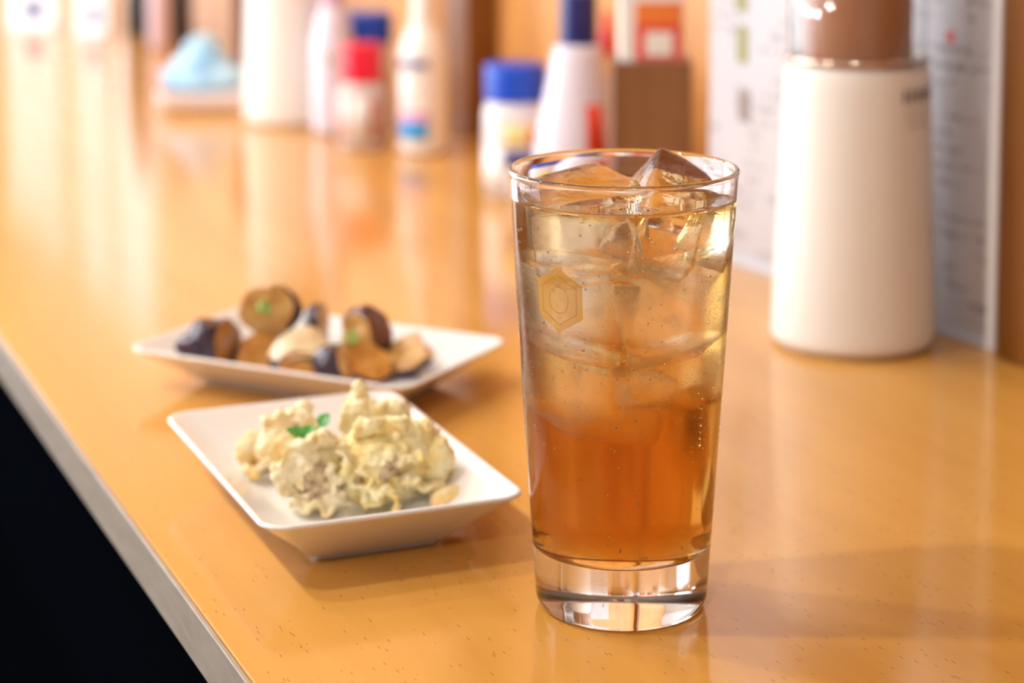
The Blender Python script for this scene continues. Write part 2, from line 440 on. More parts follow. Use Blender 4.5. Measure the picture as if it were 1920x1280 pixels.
# ------------------------------------------------------------------ the drink (its volume has holes where the ice sits)
off = .00006
lp = [(0, ZB-.0008+off)]+[(r_-off, z_+off*.5) for r_, z_ in reversed(wet_p[1:-1])]
lp += [(rinner(ZL)-off, ZL+.0006), (rinner(ZL)-.0006, ZL+.0001), (rinner(ZL)-.0016, ZL-.0001), (rinner(ZL)-.006, ZL-.00012), (0, ZL-.00012)]
V, F = lathe_data(lp, 96)
def drink_mat():
    m = bpy.data.materials.new('amber_drink'); m.use_nodes = True; t = NT(m); t.n.remove(t.bsdf)
    geo = t.new('ShaderNodeNewGeometry'); sp = t.new('ShaderNodeSeparateXYZ'); t.link(geo.outputs['Position'], sp.inputs[0])
    sn = t.new('ShaderNodeSeparateXYZ'); t.link(geo.outputs['Normal'], sn.inputs[0])
    top = t.math('MULTIPLY', t.math('GREATER_THAN', sp.outputs[2], ZL-.0003), t.math('GREATER_THAN', t.math('ABSOLUTE', sn.outputs[2]), .3))
    tr = t.new('ShaderNodeBsdfTransparent'); g = t.new('ShaderNodeBsdfGlass'); g.inputs['IOR'].default_value = 1.33; g.inputs['Roughness'].default_value = 0
    mx = t.new('ShaderNodeMixShader'); t.link(top, mx.inputs[0]); t.link(tr.outputs[0], mx.inputs[1]); t.link(g.outputs[0], mx.inputs[2])
    t.link(mx.outputs[0], t.out.inputs['Surface'])
    va = t.new('ShaderNodeVolumeAbsorption'); va.inputs['Color'].default_value = (.885, .62, .0, 1); va.inputs['Density'].default_value = 72
    vsn = t.new('ShaderNodeVolumeScatter'); vsn.inputs['Color'].default_value = (1.0, .58, .03, 1); vsn.inputs['Density'].default_value = 6; vsn.inputs['Anisotropy'].default_value = .6
    ad = t.new('ShaderNodeAddShader'); t.link(va.outputs[0], ad.inputs[0]); t.link(vsn.outputs[0], ad.inputs[1])
    t.link(ad.outputs[0], t.out.inputs['Volume']); return m
M_drink = drink_mat()
drink = mesh_obj('drink', V, F, M_drink, None, True, tuple(GC))
def mesh_volume(me_):
    b = bmesh.new(); b.from_mesh(me_); v_ = b.calc_volume(signed=True); b.free(); return v_
for bm in cutters:
    cv = bm.calc_volume(signed=False)
    c_ = bm_obj('cutter', bm, None, None, True, tuple(GC)); v0 = mesh_volume(drink.data)
    for tol in (False, True):
        md = drink.modifiers.new('cut', 'BOOLEAN'); md.operation = 'DIFFERENCE'; md.object = c_; md.solver = 'EXACT'; md.use_self = tol; md.use_hole_tolerant = tol
        new_me = evaluated(drink); drink.modifiers.clear(); v1 = mesh_volume(new_me)
        if v0-cv*1.05 < v1 < v0+1e-9: drink.data = new_me; break
    bpy.data.objects.remove(c_)
bm = bmesh.new(); bm.from_mesh(drink.data); left = set(bm.verts); isl = []      # keep the one connected body of liquid
while left:
    st_ = [left.pop()]; grp = []
    while st_:
        v = st_.pop(); grp.append(v)
        for e_ in v.link_edges:
            q = e_.other_vert(v)
            if q in left: left.remove(q); st_.append(q)
    isl.append(grp)
big = max(isl, key=len)
for g_ in isl:
    if g_ is not big and len(g_) < 60: bmesh.ops.delete(bm, geom=g_, context='VERTS')
bm.to_mesh(drink.data); bm.free()
tag(drink, 'amber iced drink filling the tall tumbler, paler among the ice', 'drink')
# air bubbles and pale specks hanging in the drink
M_bubble = glass_mat('air_bubble', .75, False); M_speck = mat('pale_speck', (.90, .70, .42), .6)
pts = []
for i in range(70):
    a = FACE+R(rnd.uniform(-70, 70)); z = rnd.uniform(.085, ZL-.002); rr = rinner(z)-.0009-rnd.random()*.001; s = rnd.uniform(.0002, .0006)
    pts.append((Vector((rr*math.cos(a), rr*math.sin(a), z)), (s, s, s), Matrix.Identity(4)))
o = blob_cloud('bubbles', pts, M_bubble, drink); o['kind'] = 'stuff'
pts = []
for i in range(46):
    a = FACE+R(rnd.uniform(-80, 80)); z = rnd.uniform(.024, .085); rr = (rinner(z)-.002)*rnd.uniform(.45, .98); s = rnd.uniform(.0002, .00045)
    pts.append((Vector((rr*math.cos(a), rr*math.sin(a), z)), (s, s*.8, s*rnd.uniform(1, 2.2)), Matrix.Rotation(rnd.uniform(-1, 1), 4, 'X')))
o = blob_cloud('specks', pts, M_speck, drink); o['kind'] = 'stuff'

# ------------------------------------------------------------------ plates
M_china = mat('white_china', (.86, .85, .83), .18)
def rrect(hx, hy, rad, z, n=8):
    out = []
    for cx, cy, a0 in ((hx-rad, hy-rad, 0), (-hx+rad, hy-rad, 90), (-hx+rad, -hy+rad, 180), (hx-rad, -hy+rad, 270)):
        for k in range(n+1):
            a = R(a0+90*k/n); out.append((cx+rad*math.cos(a), cy+rad*math.sin(a), z))
    return out
def make_plate(name, label, loc, rz, hz):
    hx, hy = .0490, .0755
    k = hz/.021
    lv = [(-.0255, 0), (-.0260, .0012), (-.0240, .0016), (-.0225, .0026), (-.0105, .0125*k), (-.0020, .0192*k), (-.0002, .0205*k), (0, .0210*k), (-.0003, .0216*k), (-.0011, .0219*k),
          (-.0019, .0216*k), (-.0030, .0207*k), (-.0125, .0125*k), (-.0220, .0062), (-.0245, .0050), (-.0270, .0046), (-.0350, .0045)]
    V, F = [], []
    lv = [(-.0280, .0)] + lv[:1] + lv[1:]
    for d, z in lv:
        V += rrect(hx+d, hy+d, max(.0014, .0100+d*.30), z)
    n = len(rrect(1, 1, .1, 0))
    for a in range(len(lv)-1):
        for i in range(n):
            j = (i+1) % n; F.append((a*n+i, a*n+j, (a+1)*n+j, (a+1)*n+i))
    F.append(tuple(range(n))); F.append(tuple((len(lv)-1)*n+i for i in range(n)))
    o = mesh_obj(name, V, F, M_china, None, True, loc, (0, 0, rz))
    return tag(o, label, 'plate', 'rectangular white plates')
make_plate('plate', 'white rectangular plate holding pale tempura, nearest the glass', (.2440, .7480, .0002), R(-.5), .0220)
make_plate('plate', 'white rectangular plate holding fried eggplant, behind the tempura plate', (.2935, .9210, .0002), R(39.5), .0185)
PF = .0048   # floor of a plate

# ------------------------------------------------------------------ tempura
def fritter_mat(name, cream, yellow, pale):
    m = mat(name, cream, .5); t = NT(m); c = t.coord('Object')
    base = t.ramp(t.noise(c, 95, 4, .6), [(.30, yellow), (.47, cream), (.66, pale)])
    at = t.new('ShaderNodeAttribute'); at.attribute_name = 'filling'
    fill = t.ramp(t.noise(c, 330, 4, .65), [(.33, (.15, .09, .06)), (.45, (.46, .33, .19)), (.62, (.74, .61, .40))])
    n = t.math('SUBTRACT', t.math('ADD', at.outputs['Fac'], t.math('MULTIPLY', t.noise(c, 240, 4, .7), 2.2)), 1.12)
    mk = t.ramp(n, [(.42, (0, 0, 0)), (.62, (1, 1, 1))])
    col = t.mixc(mk, base, fill)
    brown = t.ramp(t.noise(c, 60, 3), [(.60, (0, 0, 0)), (.72, (1, 1, 1))])
    col = t.mixc(t.math('MULTIPLY', brown, .45), col, (.72, .42, .13))
    t.link(col, t.bsdf.inputs['Base Color'])
    t.bsdf.inputs['Subsurface Weight'].default_value = .25; t.bsdf.inputs['Subsurface Radius'].default_value = (.003, .002, .001); t.bsdf.inputs['Subsurface Scale'].default_value = 1.0
    t.bump(t.noise(c, 620, 4, .65), .7, .0009); return m
M_fr1 = fritter_mat('batter_yellow', (.90, .76, .36), (.84, .56, .13), (.92, .85, .58))
M_fr2 = fritter_mat('batter_green_cream', (.89, .77, .46), (.78, .56, .18), (.93, .86, .64))
M_fr3 = fritter_mat('batter_tan', (.88, .70, .38), (.82, .48, .09), (.92, .83, .60))
def add_ell(bm, p, s, rot=(0, 0, 0), sub=3):
    ret = bmesh.ops.create_icosphere(bm, subdivisions=sub, radius=1)
    mtx = Matrix.Translation(p) @ Matrix.Rotation(rot[2], 4, 'Z') @ Matrix.Rotation(rot[1], 4, 'Y') @ Matrix.Rotation(rot[0], 4, 'X') @ Matrix.Diagonal((*s, 1))
    bmesh.ops.transform(bm, matrix=mtx, verts=ret['verts'])
def add_frill(bm, path, width, thick, waves, amp, seed):
    """thick wavy ribbon along a path of (point, outward) pairs"""
    rr = random.Random(seed); ph = rr.uniform(0, 6)
    n = 40; P = []
    def samp(tt):
        k = tt*(len(path)-1); i = min(int(k), len(path)-2); u = k-i
        return path[i][0].lerp(path[i+1][0], u), path[i][1].lerp(path[i+1][1], u).normalized()
    rows = []
    for i in range(n+1):
        tt = i/n; p, o_ = samp(tt); q, _ = samp(min(1, tt+.02)); tan = (q-p)
        if tan.length < 1e-9: tan = p-samp(tt-.02)[0]
        nor = tan.normalized().cross(o_).normalized()
        wv = math.sin(tt*waves*2*PI+ph)*amp+noise.noise(Vector((tt*9, seed, 0)))*amp*.8
        wd = width*(.75+.5*noise.noise(Vector((tt*6, seed*3.1, 2)))) * min(1, tt*8+.3, (1-tt)*8+.3)
        a = p-o_*wd*.5; b = p+o_*wd+nor*wv
        m_ = p+o_*wd*.35+nor*wv*.5
        rows.append([a-nor*thick, m_-nor*thick, b-nor*thick*.8, b+nor*thick*.8, m_+nor*thick, a+nor*thick])
    vs_ = [[bm.verts.new(q) for q in r_] for r_ in rows]
    for r0_, r1_ in zip(vs_, vs_[1:]):
        for k in range(6):
            bm.faces.new((r0_[k], r0_[(k+1) % 6], r1_[(k+1) % 6], r1_[k]))
    bm.faces.new(vs_[0]); bm.faces.new(list(reversed(vs_[-1])))
def finish_lump(name, bm, voxel, disp, material, loc, seed, cores=()):
    bmesh.ops.recalc_face_normals(bm, faces=bm.faces)
    o = bm_obj(name, bm, None, None, True, loc)
    md = o.modifiers.new('r', 'REMESH'); md.mode = 'VOXEL'; md.voxel_size = voxel
    sm = o.modifiers.new('s', 'SMOOTH'); sm.iterations = 1; sm.factor = .5
    me = evaluated(o); o.modifiers.clear(); o.data = me
    bm = bmesh.new(); bm.from_mesh(me); bm.normal_update()
    lay = bm.verts.layers.float.new('filling')
    for v in bm.verts:
        p = v.co
        n1 = noise.noise(p*170+Vector((seed*3.7, 0, 0))); n2 = noise.noise(p*420+Vector((0, seed*1.9, 0))); rdg = 1-abs(noise.noise(p*240+Vector((0, 0, seed))))*2
        f_ = 0.0
        for cpt, cr in cores: f_ = max(f_, 1.0-(p-cpt).length/cr)
        v[lay] = max(0.0, min(1.0, f_*1.3))
        n3 = noise.noise(p*900+Vector((seed, 4, 0)))
        v.co = p+v.normal*disp*(n1*1.0+n2*.6+rdg*.5+n3*.3)
    zmin = min(v.co.z for v in bm.verts)
    bm.to_mesh(me); bm.free()
    me.materials.clear(); me.materials.append(material); me.polygons.foreach_set('use_smooth', [True]*len(me.polygons))
    o.location.z = PF-zmin+.0002
    return o
X, Y, Z = AXR, AXF, Vector((0, 0, 1))
def P3(a, b, c_): return X*a+Y*b+Z*c_
GRP_T = 'tempura pieces on the near plate'
# big frilled piece in front
bm = bmesh.new()
add_ell(bm, P3(0, 0, .014), (.017, .012, .013)); add_ell(bm, P3(.010, .003, .017), (.011, .010, .012)); add_ell(bm, P3(-.004, .004, .022), (.012, .009, .008))
add_ell(bm, P3(.0185, .000, .016), (.0062, .006, .0095), (0, .2, 0)); add_ell(bm, P3(.0135, .003, .026), (.0055, .005, .005)); add_ell(bm, P3(-.010, -.004, .009), (.008, .007, .009))
fan = lambda pts_: [(P3(*p), P3(*o_).normalized()) for p, o_ in pts_]
add_frill(bm, fan([((-.016, -.008, .025), (-.6, -.6, .5)), ((-.013, -.012, .016), (-.5, -.8, 0)), ((-.008, -.013, .008), (-.3, -.9, -.2)), ((-.002, -.013, .004), (0, -.9, -.4))]), .006, .0011, 2.5, .0026, 3)
add_frill(bm, fan([((-.009, -.012, .018), (-.3, -.9, .2)), ((-.006, -.0145, .011), (0, -1, .1)), ((.001, -.0145, .009), (.1, -1, .1)), ((.006, -.0135, .003), (.2, -.9, -.2))]), .0055, .0011, 2.0, .0022, 7)
add_frill(bm, fan([((-.012, -.004, .028), (-.3, -.3, .9)), ((-.004, -.005, .031), (0, -.3, 1)), ((.006, -.003, .030), (.2, -.2, 1)), ((.013, 0, .026), (.5, -.2, .8))]), .005, .0013, 3, .002, 11)
add_frill(bm, fan([((.006, -.0125, .012), (.3, -1, .2)), ((.013, -.010, .010), (.6, -.8, .1)), ((.018, -.005, .006), (.9, -.4, 0))]), .005, .0013, 1.5, .002, 17)
add_frill(bm, fan([((.000, -.0125, .021), (.1, -1, .3)), ((.007, -.012, .020), (.3, -1, .2)), ((.013, -.008, .021), (.6, -.7, .3))]), .004, .0012, 2, .0016, 19)
o = finish_lump('tempura_piece', bm, .00052, .0014, M_fr1, (.2600, .7330, 0), 1, ((P3(.002, -.0145, .016), .0085), (P3(-.0100, -.0125, .012), .004), (P3(.015, -.007, .008), .005)))
tag(o, 'large frilled yellow tempura piece at the front of the pile', 'tempura', GRP_T)
# front left piece with a grey mushroom core
bm = bmesh.new()
add_ell(bm, P3(0, 0, .012), (.011, .010, .012)); add_ell(bm, P3(.003, .003, .019), (.008, .007, .008)); add_ell(bm, P3(.004, -.004, .005), (.009, .008, .005))
add_frill(bm, fan([((-.010, -.005, .005), (-.9, -.4, 0)), ((-.011, -.006, .014), (-.9, -.4, .2)), ((-.007, -.006, .021), (-.6, -.3, .7)), ((0, -.006, .025), (-.2, -.3, .9)), ((.007, -.005, .027), (0, -.3, 1))]), .005, .0012, 3.5, .0022, 23)
add_frill(bm, fan([((-.008, -.009, .003), (-.4, -.9, -.1)), ((0, -.011, .003), (0, -1, 0)), ((.008, -.011, .002), (.2, -1, 0))]), .004, .0013, 2, .0018, 29)
add_frill(bm, fan([((.010, -.006, .004), (.5, -.8, 0)), ((.008, -.009, .010), (.3, -1, 0)), ((.007, -.009, .018), (.3, -1, .3))]), .003, .001, 2, .0014, 31)
o = finish_lump('tempura_piece', bm, .0005, .0014, M_fr2, (.2335, .7400, 0), 2, ((P3(.001, -.0115, .010), .0085), (P3(.003, -.010, .017), .005), (P3(-.007, -.009, .008), .004)))
tag(o, 'smaller tempura piece with a grey-brown mushroom core, front left of the pile', 'tempura', GRP_T)
# back left piece
bm = bmesh.new()
add_ell(bm, P3(0, 0, .010), (.011, .010, .009)); add_ell(bm, P3(.006, .004, .018), (.008, .007, .007)); add_ell(bm, P3(.009, .004, .025), (.0035, .003, .004)); add_ell(bm, P3(-.011, .000, .010), (.006, .005, .007), (0, .3, 0))
add_frill(bm, fan([((-.012, -.006, .003), (-.8, -.6, 0)), ((-.006, -.009, .005), (-.3, -.9, .1)), ((.002, -.010, .009), (0, -1, .3)), ((.006, -.008, .016), (.3, -.9, .5))]), .005, .0013, 2.5, .002, 37)
add_frill(bm, fan([((-.006, .000, .017), (-.5, -.2, .8)), ((.002, 0, .022), (-.2, -.2, .9)), ((.011, .002, .022), (.4, -.2, .8))]), .005, .0013, 2, .002, 41)
o = finish_lump('tempura_piece', bm, .0005, .0013, M_fr3, (.2330, .7830, 0), 3, ((P3(-.004, -.010, .003), .006), (P3(.006, -.004, .020), .004)))
tag(o, 'tan tempura piece at the back left, behind the green leaf', 'tempura', GRP_T)
# back piece with an upright crest
bm = bmesh.new()
add_ell(bm, P3(0, 0, .012), (.013, .010, .012)); add_ell(bm, P3(-.006, .002, .022), (.006, .005, .010)); add_ell(bm, P3(-.005, .001, .031), (.0026, .0026, .005)); add_ell(bm, P3(.008, .002, .020), (.007, .006, .008))
add_frill(bm, fan([((-.012, -.003, .018), (-.7, -.4, .5)), ((-.006, -.004, .026), (-.2, -.3, 1)), ((.001, -.004, .024), (.2, -.3, 1)), ((.008, -.003, .025), (.2, -.3, 1)), ((.014, 0, .024), (.6, -.2, .7))]), .0055, .0012, 4, .0022, 43)
add_frill(bm, fan([((-.010, -.008, .008), (-.4, -.9, .2)), ((0, -.010, .012), (0, -1, .3)), ((.011, -.007, .012), (.5, -.8, .2))]), .004, .0013, 3, .002, 47)
o = finish_lump('tempura_piece', bm, .0005, .0013, M_fr2, (.2670, .7700, 0), 4, ((P3(-.004, .000, .0365), .003), (P3(.0155, -.001, .027), .003)))
tag(o, 'pale tempura piece with an upright crest at the back of the pile', 'tempura', GRP_T)
# small crumb
bm = bmesh.new(); add_ell(bm, P3(0, 0, .005), (.0085, .006, .005)); add_ell(bm, P3(.006, .000, .007), (.004, .0035, .003))
o = finish_lump('tempura_piece', bm, .0005, .0006, M_fr3, (.2785, .7150, 0), 5, ((P3(.0085, -.001, .005), .0035),))
tag(o, 'small tan tempura scrap with a dark tip by the front rim', 'tempura', GRP_T)

# herb leaf garnish
M_leaf = mat('herb_green', (.055, .30, .045), .4); NT(M_leaf).bsdf.inputs['Subsurface Weight'].default_value = 0
t = NT(M_leaf); t.link(t.ramp(t.noise(t.coord(), 260, 3), [(.3, (.045, .26, .04)), (.7, (.09, .38, .06))]), t.bsdf.inputs['Base Color'])
def leaflet(name, parent, L, W, seed, loc, rot):
    """lobed leaflet: a curved blade with thickness and a notched outline"""
    n, m_ = 14, 6; V, F = [], []
    for s in (0, 1):
        for i in range(n+1):
            tt = i/n; wd = W*math.sin(PI*min(1, tt**.8))**.7*(1+.16*math.sin(tt*19+seed)) if 0 < tt < 1 else W*.04
            for k in range(m_+1):
                u = k/m_*2-1
                V.append((u*wd, tt*L, .12*L*math.sin(tt*2.2)+abs(u)*wd*.28-s*.00025))
    st = (n+1)*(m_+1)
    for i in range(n):
        for k in range(m_):
            a = i*(m_+1)+k; q = (a, a+1, a+m_+2, a+m_+1); F += [q, tuple(x+st for x in reversed(q))]
    rim = [k for k in range(m_+1)]+[i*(m_+1)+m_ for i in range(1, n+1)]+[n*(m_+1)+k for k in range(m_-1, -1, -1)]+[i*(m_+1) for i in range(n-1, 0, -1)]
    for a, b in zip(rim, rim[1:]+rim[:1]): F.append((a, b, b+st, a+st))
    return mesh_obj(name, V, F, M_leaf, parent, True, loc, rot)
lf = thing('herb_sprig', 'bright green herb leaf lying on the tempura', 'leaf', (.2325, .7470, .0285), 0)
leaflet('leaflet', lf, .0085, .0044, 1, (-.0005, .0005, .0), (R(28), R(-10), R(60)))
leaflet('leaflet', lf, .0062, .0034, 2, (.0005, .0010, .0005), (R(42), R(5), R(-38)))
leaflet('leaflet', lf, .0060, .0030, 4, (-.001, -.0010, -.001), (R(5), R(5), R(110)))
leaflet('leaflet', lf, .0062, .0028, 3, (.0068, .0052, .0035), (R(40), R(15), R(-60)))
def tube(name, pts_, rad, material, parent, seg=8):
    V, F = [], []
    for i, p in enumerate(pts_):
        d = (pts_[min(i+1, len(pts_)-1)]-pts_[max(i-1, 0)]).normalized(); a = d.orthogonal().normalized(); b = d.cross(a)
        V += [p+(a*math.cos(2*PI*k/seg)+b*math.sin(2*PI*k/seg))*rad for k in range(seg)]
    for i in range(len(pts_)-1):
        for k in range(seg):
            j = (k+1) % seg; F.append((i*seg+k, i*seg+j, (i+1)*seg+j, (i+1)*seg+k))
    F += [tuple(range(seg)), tuple((len(pts_)-1)*seg+k for k in range(seg))]
    return mesh_obj(name, V, F, material, parent)
M_stem = mat('herb_stem', (.30, .50, .12), .4)
tube('stem', [Vector((-.001, .0, 0)), Vector((.002, .002, .002)), Vector((.005, .004, .003)), Vector((.0072, .0056, .0036))], .0005, M_stem, lf)

# ------------------------------------------------------------------ fried eggplant
M_skin = mat('eggplant_skin', (.035, .014, .030), .22)
t = NT(M_skin); t.link(t.ramp(t.noise(t.coord(), 130, 4), [(.3, (.022, .010, .022)), (.55, (.045, .018, .040)), (.78, (.11, .035, .035))]), t.bsdf.inputs['Base Color'])
t.bump(t.noise(t.coord(), 300, 2), .2, .0008)
M_skin2 = mat('eggplant_skin_reddish', (.14, .04, .02), .22)
t = NT(M_skin2); t.link(t.ramp(t.noise(t.coord(), 120, 4), [(.3, (.05, .018, .018)), (.55, (.16, .045, .018)), (.78, (.26, .09, .03))]), t.bsdf.inputs['Base Color'])
def flesh(name, a, b, c_):
    m = mat(name, b, .3); t = NT(m)
    t.link(t.ramp(t.noise(t.coord(), 120, 4, .6), [(.3, a), (.5, b), (.72, c_)]), t.bsdf.inputs['Base Color']); t.bump(t.noise(t.coord(), 420, 3), .3, .0008); return m
M_fl1 = flesh('eggplant_flesh', (.40, .17, .035), (.62, .33, .085), (.74, .48, .19))
M_fl2 = flesh('eggplant_flesh_pale', (.55, .34, .14), (.72, .54, .31), (.78, .63, .42))
M_fl3 = flesh('eggplant_flesh_orange', (.38, .13, .02), (.58, .25, .045), (.68, .36, .09))
def eggplant(label, loc, size, rot, cuts, fm, seed, sm=None, bend=0.0):
    """roll-cut chunk of eggplant: skin outside, flat cut faces of flesh"""
    bm = bmesh.new(); bmesh.ops.create_icosphere(bm, subdivisions=5, radius=1)
    lay = bm.verts.layers.float.new('cut')
    for v in bm.verts:
        v[lay] = 0
        for (n_, d_) in cuts:
            n_ = Vector(n_).normalized(); e_ = v.co.dot(n_)-d_
            if e_ > 0: v.co -= n_*e_; v[lay] = 1
    fl = {f.index: sum(v[lay] for v in f.verts) > 1.5 for f in bm.faces}
    for v in bm.verts:
        p = v.co
        v.co = p*(1.10+.32*noise.noise(p*1.5+Vector((seed*5.1, 0, 0)))+.07*noise.noise(p*4.5+Vector((0, seed*2.2, 0))))
    for _ in range(3): bmesh.ops.smooth_vert(bm, verts=bm.verts[:], factor=.4, use_axis_x=True, use_axis_y=True, use_axis_z=True)
    rt = Matrix.Rotation(R(rot[2]), 3, 'Z') @ Matrix.Rotation(R(rot[1]), 3, 'Y') @ Matrix.Rotation(R(rot[0]), 3, 'X')
    for v in bm.verts:
        q = v.co.copy(); q = Vector((q.x*size[0], q.y*size[1], q.z*size[2]))
        if bend: q.z -= bend*(q.x*q.x)/size[0]
        q = rt @ q; v.co = AXR*q.x+AXF*q.y+Z*q.z
    mats = [sm or M_skin, fm]
    sk, fle = bmesh.new(), None
    root = thing('eggplant_piece', label, 'eggplant', loc, 0, 'fried eggplant pieces on the far plate')
    for nm, want, mm in (('skin', False, mats[0]), ('flesh', True, mats[1])):
        b2 = bm.copy(); b2.faces.ensure_lookup_table()
        kill = [f for f in b2.faces if fl[f.index] != want]
        bmesh.ops.delete(b2, geom=kill, context='FACES')
        if len(b2.faces): bm_obj(nm, b2, mm, root, True)
        else: b2.free()
    bm.free(); sk.free(); return root
E0 = PF
eggplant('eggplant piece with dark purple skin at the left end', (.2500, .9440, E0+.0125), (.0150, .0115, .0115), (0, 8, 10), [((.75, -.35, .15), .40)], M_fl3, 1)
eggplant('tan eggplant piece perched highest on the pile', (.2760, .9420, E0+.0262), (.0118, .0095, .0130), (0, 18, 0), [((-.15, -1, .15), .30), ((0, 1, 0), .6)], M_fl1, 2)
eggplant('small orange-brown eggplant piece low between the purple and pale ones', (.2685, .9340, E0+.0085), (.0110, .0085, .0085), (0, 0, 10), [((.1, -.9, .5), .25)], M_fl3, 3)
eggplant('pale curled eggplant piece in the middle', (.2835, .9110, E0+.0165), (.0150, .0100, .0095), (0, 6, 5), [((-.25, -.55, .9), .20)], M_fl2, 4, None, .35)
eggplant('orange eggplant piece under the pale curled one', (.2785, .9060, E0+.0085), (.0085, .0070, .0070), (0, 0, 0), [((.2, -1, .2), .3)], M_fl3, 10)
eggplant('dark purple-skinned eggplant piece at the front middle', (.2930, .8985, E0+.0095), (.0090, .0080, .0090), (0, 0, 0), [((.95, -.2, .3), .55)], M_fl1, 5)
eggplant('pointed dark eggplant piece at the back middle', (.3010, .9470, E0+.0155), (.0060, .0075, .0110), (0, 12, 0), [((.7, -.3, .6), .5)], M_fl1, 6)
eggplant('reddish-brown eggplant piece with green onion at the back right', (.3140, .9170, E0+.0165), (.0118, .0100, .0130), (0, -12, 8), [((-.75, -.55, .2), .42)], M_fl1, 7, M_skin2)
eggplant('flat orange-tan eggplant piece at the front right', (.3090, .9000, E0+.0095), (.0125, .0080, .0085), (0, 22, 0), [((-.1, -.7, .75), .15)], M_fl3, 8)
eggplant('tan eggplant wedge with dark skin beneath at the right end', (.3290, .9030, E0+.0100), (.0125, .0100, .0095), (0, -14, 0), [((-.2, -.55, .85), .10), ((1, 0, .3), .7)], M_fl1, 9)
M_onion = mat('green_onion', (.22, .46, .07), .35)
for i, (lab, p, rt) in enumerate((('green onion slice on the highest eggplant piece', (.2690, .9300, E0+.0315), (R(70), R(20), R(10))), ('green onion slice on the reddish-brown eggplant piece', (.3045, .9050, E0+.0195), (R(60), R(-20), R(-30))))):
    o = lathe('green_onion_slice', [(.0019, 0), (.0029, 0), (.0031, .0006), (.0031, .0022), (.0028, .0028), (.0019, .0028), (.0019, 0)], M_onion, None, 20, p, rt)
    tag(o, lab, 'green onion', 'green onion slices on the eggplant')

# ------------------------------------------------------------------ white dispensers
M_cream = mat('white_plastic', (.84, .80, .75), .38)
def thin_clear(name):
    m = bpy.data.materials.new(name); m.use_nodes = True; t = NT(m); t.n.remove(t.bsdf)
    tr = t.new('ShaderNodeBsdfTransparent'); tr.inputs[0].default_value = (.97, .98, .98, 1); gl_ = t.new('ShaderNodeBsdfGlossy'); gl_.inputs['Roughness'].default_value = .03
    lw = t.new('ShaderNodeLayerWeight'); lw.inputs[0].default_value = .5; mx = t.new('ShaderNodeMixShader')
    t.link(t.math('ADD', t.math('MULTIPLY', t.math('POWER', lw.outputs['Facing'], 4.0), .7), .04), mx.inputs[0]); t.link(tr.outputs[0], mx.inputs[1]); t.link(gl_.outputs[0], mx.inputs[2]); t.link(mx.outputs[0], t.out.inputs[0]); return m
M_clear = thin_clear('clear_plastic')
M_inner = mat('brown_inner_cup', (.42, .17, .075), .3)
M_black = mat('black_print', (.05, .045, .04), .6)
M_grayprint = mat('grey_print', (.30, .24, .20), .6)
M_chrome = mat('polished_collar', (.62, .50, .42), .08, Metallic=1.0)
M_ring = mat('brown_base_ring', (.45, .28, .17), .5)
def dispenser(label, loc, face):
    d = thing('table_dispenser', label, 'dispenser', loc, 0, 'white table dispensers')
    lathe('body', smooth_profile([(0, .0015), (.0385, .0015), (.0408, .004), (.0408, .010), (.0362, .132), (.0352, .1405), (.0315, .1425), (.0305, .1415), (0, .1415)], [0, .002, .002, .002, .01, .004, .002, .0005, 0], 5), M_cream, d, 64)
    lathe('base_ring', [(0, 0), (.0388, 0), (.0388, .0018), (0, .0018)], M_ring, d, 64)
    lathe('inner_cup', smooth_profile([(0, .1425), (.0270, .1425), (.0272, .205), (0, .205)], .001, 3), M_inner, d, 48)
    lathe('clear_cover', smooth_profile([(.0336, .1428), (.0345, .1428), (.0344, .150), (.0340, .212), (.028, .222), (0, .224), (0, .2232), (.0276, .2212), (.0332, .2115), (.0336, .1428)], [0, .0006, .002, .006, .006, 0, 0, .005, .005, 0], 4), M_clear, d, 64)
    lathe('collar', [(.0300, .1416), (.0350, .1416), (.0352, .1428), (.0300, .1428), (.0300, .1416)], M_clear, d, 64)
    for zr, rr_ in ((.1440, .0342),):
        n1, n2 = 64, 10; V, F = [], []
        for i in range(n1):
            for k in range(n2):
                q = rr_+.0020*math.cos(2*PI*k/n2); V.append((q*math.cos(2*PI*i/n1), q*math.sin(2*PI*i/n1), zr+.0020*math.sin(2*PI*k/n2)))
        for i in range(n1):
            for k in range(n2): F.append((i*n2+k, ((i+1) % n1)*n2+k, ((i+1) % n1)*n2+(k+1) % n2, i*n2+(k+1) % n2))
        mesh_obj('collar_ring', V, F, M_chrome, d)
    # two rows of dark printed characters on the right of the body
    rr = random.Random(9)
    for row, (zz, h, n, a0, st) in enumerate(((.1285, .0060, 6, 30, 7.0), (.1215, .0026, 8, 32, 4.6), (.1175, .0026, 8, 32, 4.6), (.1135, .0026, 7, 32, 4.6))):
        for k in range(n):
            a = face+R(a0+k*st); w_ = R(st*.36)
            rz_ = .0408+(.0362-.0408)*(zz-.010)/.122
            for j in range(3 if row == 0 else 1):
                zc = zz+(j-1)*h*.38 if row == 0 else zz
                cyl_patch('printed_mark', rz_, zc-h*.13, rz_, zc+h*.13, a-w_*rr.uniform(.6, 1), a+w_*rr.uniform(.6, 1), M_black if row == 0 else M_grayprint, d, 3, .0004, .0001)
    return d
dispenser('large white dispenser with clear top standing right of the tall glass', (.5648, .8914, .0002), FACE)
dispenser('blurred white dispenser beside the light blue cloth down the counter', (.5269, 1.7274, .0002), FACE)

